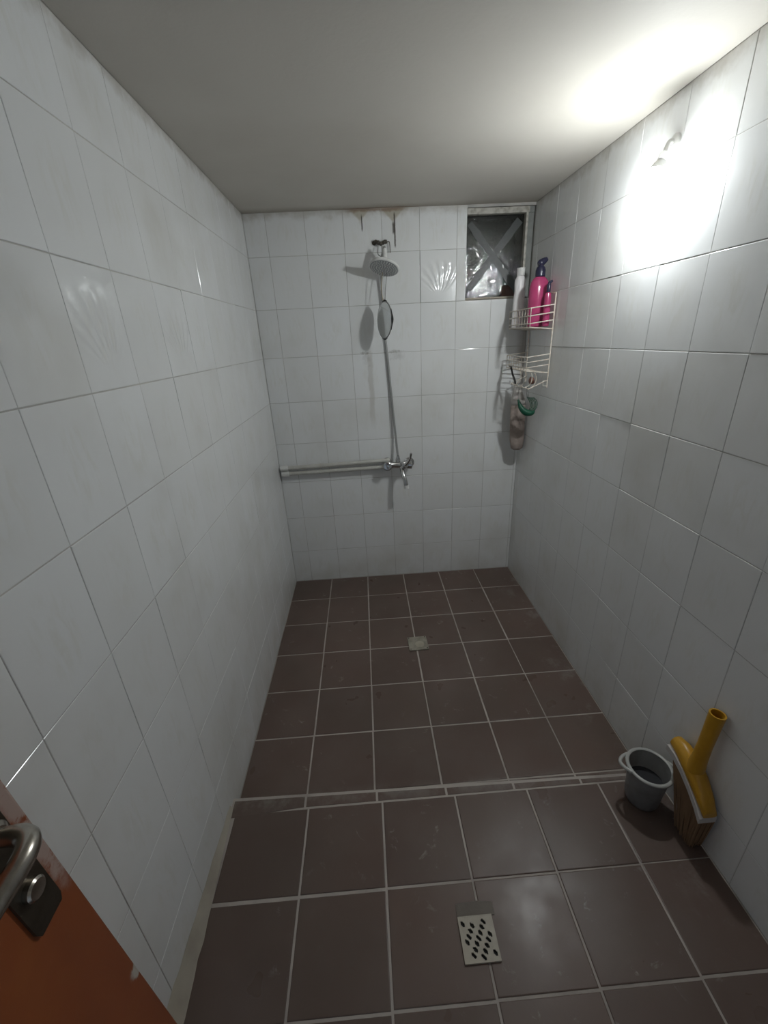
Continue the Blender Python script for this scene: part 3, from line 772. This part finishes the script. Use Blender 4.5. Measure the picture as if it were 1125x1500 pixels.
soap = thing('soap_piece', (1.462, -0.232, 1.272), 'small worn brown soap piece lodged in the lower rack wires', 'soap')
bm = bmesh.new(); bmesh.ops.create_icosphere(bm, subdivisions=3, radius=1.0)
for v in bm.verts:
    p = v.co; s = 1 + 0.06 * math.sin(5 * p.x + 3 * p.z)
    q = [math.copysign(abs(c) ** 0.75, c) for c in p]
    v.co = Vector((q[0] * 0.012, q[1] * 0.024, q[2] * 0.019 + 0.020)) * s
from_bm('soap_bar', bm, SOAP, soap, True)

# ------------------------------------------------------------------ bucket and broom head on the entrance floor
bk = thing('plastic_bucket', (1.401, -1.648, PZ + 0.0012), 'small clouded clear plastic bucket standing beside the yellow broom head', 'bucket', rot=(0, 0, -0.35))
bk.scale = (0.93, 0.93, 0.97)
bm = bmesh.new()
outer = [(0.004, 0.0), (0.040, 0.0), (0.050, 0.006), (0.055, 0.02), (0.0575, 0.06), (0.063, 0.12), (0.067, 0.160)]
inner = [(0.064, 0.160), (0.060, 0.12), (0.0545, 0.06), (0.052, 0.022), (0.046, 0.006), (0.004, 0.004)]
add_lathe(bm, outer + inner, 44); from_bm('bucket_wall', bm, BUCKET, bk, True, 50)
lathe_part('water', [(0.003, 0.007), (0.0455, 0.0075), (0.0515, 0.022), (0.0535, 0.058), (0.0570, 0.090), (0.003, 0.0905)], DARK_FILL, bk, None, 36, 40)  # dark filling added to darken the inside of the bucket
bm = bmesh.new()
add_lathe(bm, [(0.066, 0.154), (0.073, 0.156), (0.075, 0.160), (0.073, 0.164), (0.066, 0.165), (0.063, 0.162), (0.066, 0.154)], 48, caps=False)
from_bm('rim', bm, BUCKET_RIM, bk, True, 60)
for s in (1, -1):
    bm = bmesh.new()
    add_tube(bm, bez([(0.062 * s, -0.036, 0.159), (0.082 * s, -0.020, 0.157), (0.091 * s, 0.0, 0.155), (0.082 * s, 0.020, 0.157), (0.062 * s, 0.036, 0.159)], 6), 0.0062, 10)
    from_bm('handle_lug', bm, BUCKET_RIM, bk, True, 60)

# broom: bristles down, socket up, leaning on the side wall
br = thing('broom_head', (1.461, -1.738, PZ), 'yellow plastic broom head with brown bristles leaning on the wall', 'broom')
def bp(y, z, x=0.0): return Vector((x, y, z))
hl = [(0.090, 0.266), (0.058, 0.264), (0.022, 0.250), (-0.015, 0.228), (-0.050, 0.200), (-0.076, 0.172)]      # (dy, height) along the head
bm = bmesh.new(); rings = []
for i, (dy, z) in enumerate(hl):
    t = i / (len(hl) - 1); th = 0.028 * (0.75 + 0.25 * math.sin(PI * t)); hh = 0.018 + 0.022 * math.sin(PI * min(1, t * 0.9 + 0.08))
    ring = []
    for k in range(12):
        a = 2 * PI * k / 12
        ring.append(bm.verts.new(bp(dy, z + hh * math.sin(a) * (1.0 if math.sin(a) > 0 else 0.55), 0.004 + th * math.cos(a))))
    rings.append(ring)
for a, b in zip(rings, rings[1:]):
    for k in range(12): bm.faces.new((a[k], a[(k + 1) % 12], b[(k + 1) % 12], b[k]))
bm.faces.new(rings[0]); bm.faces.new(list(reversed(rings[-1])))
ho = from_bm('head_block', bm, YELLOW, br, True, 60)
# socket tube, open at the top
s0, s1 = bp(0.006, 0.255, 0.002), bp(0.008, 0.476, 0.014)
d = (s1 - s0); Ls = d.length
bm = bmesh.new()
add_lathe(bm, [(0.024, 0.0), (0.020, 0.05), (0.0185, 0.10), (0.0195, Ls - 0.05), (0.0205, Ls), (0.0165, Ls), (0.0150, Ls - 0.06), (0.002, Ls - 0.065)], 28, axis_mtx(s0, d))
from_bm('handle_socket', bm, YELLOW, br, True, 40)
bm = bmesh.new()
rings = []
for i, (dy, z) in enumerate(hl):
    rings.append([bm.verts.new(bp(dy - 0.001, z - 0.008 + dz, 0.004 + dx)) for dx, dz in ((-0.0295, 0), (0.0225, 0), (0.0225, -0.020), (-0.0295, -0.020))])
for a, b in zip(rings, rings[1:]):
    for k in range(4): bm.faces.new((a[k], a[(k + 1) % 4], b[(k + 1) % 4], b[k]))
bm.faces.new(rings[0]); bm.faces.new(list(reversed(rings[-1])))
from_bm('bristle_band', bm, BRISTLE_BAND, br)
bm = bmesh.new()
for i in range(38):
    t = (8 + i) / 45.0 * (len(hl) - 1); k = min(int(t), len(hl) - 2); f = t - k
    dy = hl[k][0] * (1 - f) + hl[k + 1][0] * f; z = hl[k][1] * (1 - f) + hl[k + 1][1] * f - 0.026
    for j in range(7):
        x = 0.001 - 0.022 + 0.044 * j / 6.0
        a = Vector((x, dy + random.uniform(-0.002, 0.002), z))
        e = Vector((min(x * 0.85 + 0.012 + random.uniform(-0.004, 0.004), 0.036), dy * 0.45 - 0.026 + random.uniform(-0.004, 0.004), 0.002 + max(0, random.uniform(-0.004, 0.008))))
        add_tube(bm, [a, a.lerp(e, 0.55) + Vector((random.uniform(-0.002, 0.002), random.uniform(-0.002, 0.002), 0)), e], [0.0024, 0.0026, 0.0012], 4, caps=True)
bo = from_bm('bristles', bm, BRISTLE, br); bo['kind'] = 'stuff'

# ------------------------------------------------------------------ floor drains
# entrance: cream grate with slanted slots and a mortar patch behind it
gd = thing('floor_drain', (0.763, -1.960, PZ), 'cream square drain grate with slanted slots in the entrance floor', 'drain', 'floor drains', rot=(0, 0, 0.0))
def grate_mesh(w, h, t):
    """plate with real slots: a fine grid of cells with the slot cells left out"""
    bm = bmesh.new(); nx, ny = 44, 44
    sl = []
    for a in range(-12, 13):
        for b in range(-6, 7):
            cx = 0.5 + 0.077 * a + 0.275 * b; cy = 0.5 + 0.120 * a - 0.050 * b
            if 0.09 < cx < 0.91 and 0.09 < cy < 0.91: sl.append((cx, cy))
    def hole(u, v):
        for cx, cy in sl:
            dx, dy = u - cx, v - cy
            p = dx * 0.68 - dy * 0.73; q = dx * 0.73 + dy * 0.68
            if (p / 0.082) ** 2 + (q / 0.046) ** 2 < 1: return True
        return False
    cell = [[not hole((i + 0.5) / nx, (j + 0.5) / ny) for j in range(ny)] for i in range(nx)]
    vt = {}
    def vert(i, j, z):
        if (i, j, z) not in vt: vt[(i, j, z)] = bm.verts.new(((i / nx - 0.5) * w, (j / ny - 0.5) * h, 0 if z else -t))
        return vt[(i, j, z)]
    for i in range(nx):
        for j in range(ny):
            if not cell[i][j]: continue
            bm.faces.new((vert(i, j, 1), vert(i + 1, j, 1), vert(i + 1, j + 1, 1), vert(i, j + 1, 1)))
            for (di, dj, e) in ((-1, 0, ((i, j), (i, j + 1))), (1, 0, ((i + 1, j + 1), (i + 1, j))), (0, -1, ((i + 1, j), (i, j))), (0, 1, ((i, j + 1), (i + 1, j + 1)))):
                a, b = i + di, j + dj
                if a < 0 or b < 0 or a >= nx or b >= ny or not cell[a][b]:
                    bm.faces.new((vert(*e[0], 1), vert(*e[1], 1), vert(*e[1], 0), vert(*e[0], 0)))
    return bm
bm = grate_mesh(0.090, 0.090, 0.004); bmesh.ops.translate(bm, verts=bm.verts, vec=(0, 0, 0.006))
from_bm('grate', bm, GRATE, gd)
bm = bmesh.new(); add_box(bm, (-0.044, -0.044, 0.0004), (0.044, 0.044, 0.0012)); from_bm('drain_shade_plate', bm, DRAIN_SHADE, gd)  # flat plate under the slots, painted near-black for the drain's shade
bm = bmesh.new()
for lo, hi in (((-0.047, -0.047, 0.0002), (-0.045, 0.047, 0.0062)), ((0.045, -0.047, 0.0002), (0.047, 0.047, 0.0062)), ((-0.045, -0.047, 0.0002), (0.045, -0.045, 0.0062)), ((-0.045, 0.045, 0.0002), (0.045, 0.047, 0.0062))):
    add_box(bm, lo, hi)
from_bm('surround', bm, GRATE, gd)
bm = bmesh.new(); add_prism(bm, [(-0.047, 0.046), (0.056, 0.047), (0.058, 0.075), (0.010, 0.080), (-0.046, 0.077)], 0.0003, 0.0022); from_bm('mortar_patch', bm, PATCH, gd)

sd = thing('floor_drain', (0.760, -0.732, 0.0), 'dirty cream drain cover at a joint crossing of the shower floor', 'drain', 'floor drains', rot=(0, 0, 0.03))
bm = bmesh.new(); add_box(bm, (-0.052, -0.052, 0.0003), (0.052, 0.052, 0.007), 0.002); from_bm('cover_plate', bm, GRATE_DIRTY, sd)
bm = bmesh.new(); add_tube(bm, [(0.008 + 0.033 * math.cos(2 * PI * k / 28), -0.012 + 0.033 * math.sin(2 * PI * k / 28), 0.0065) for k in range(28)], 0.0028, 8, closed=True); from_bm('raised_ring', bm, GRATE_DIRTY, sd, True)
lathe_part('cap', [(0.024, 0.0065), (0.024, 0.0085), (0.018, 0.0095), (0.004, 0.0098)], GRATE, sd, Matrix.Translation((0.008, -0.012, 0)), 24)
for cx, cy in ((0.044, 0.044), (0.044, -0.044), (-0.044, 0.044), (-0.044, -0.044)):
    lathe_part('screw', [(0.0036, 0.0065), (0.0036, 0.0078), (0.001, 0.0082)], DARK_METAL, sd, Matrix.Translation((cx, cy, 0)), 10)
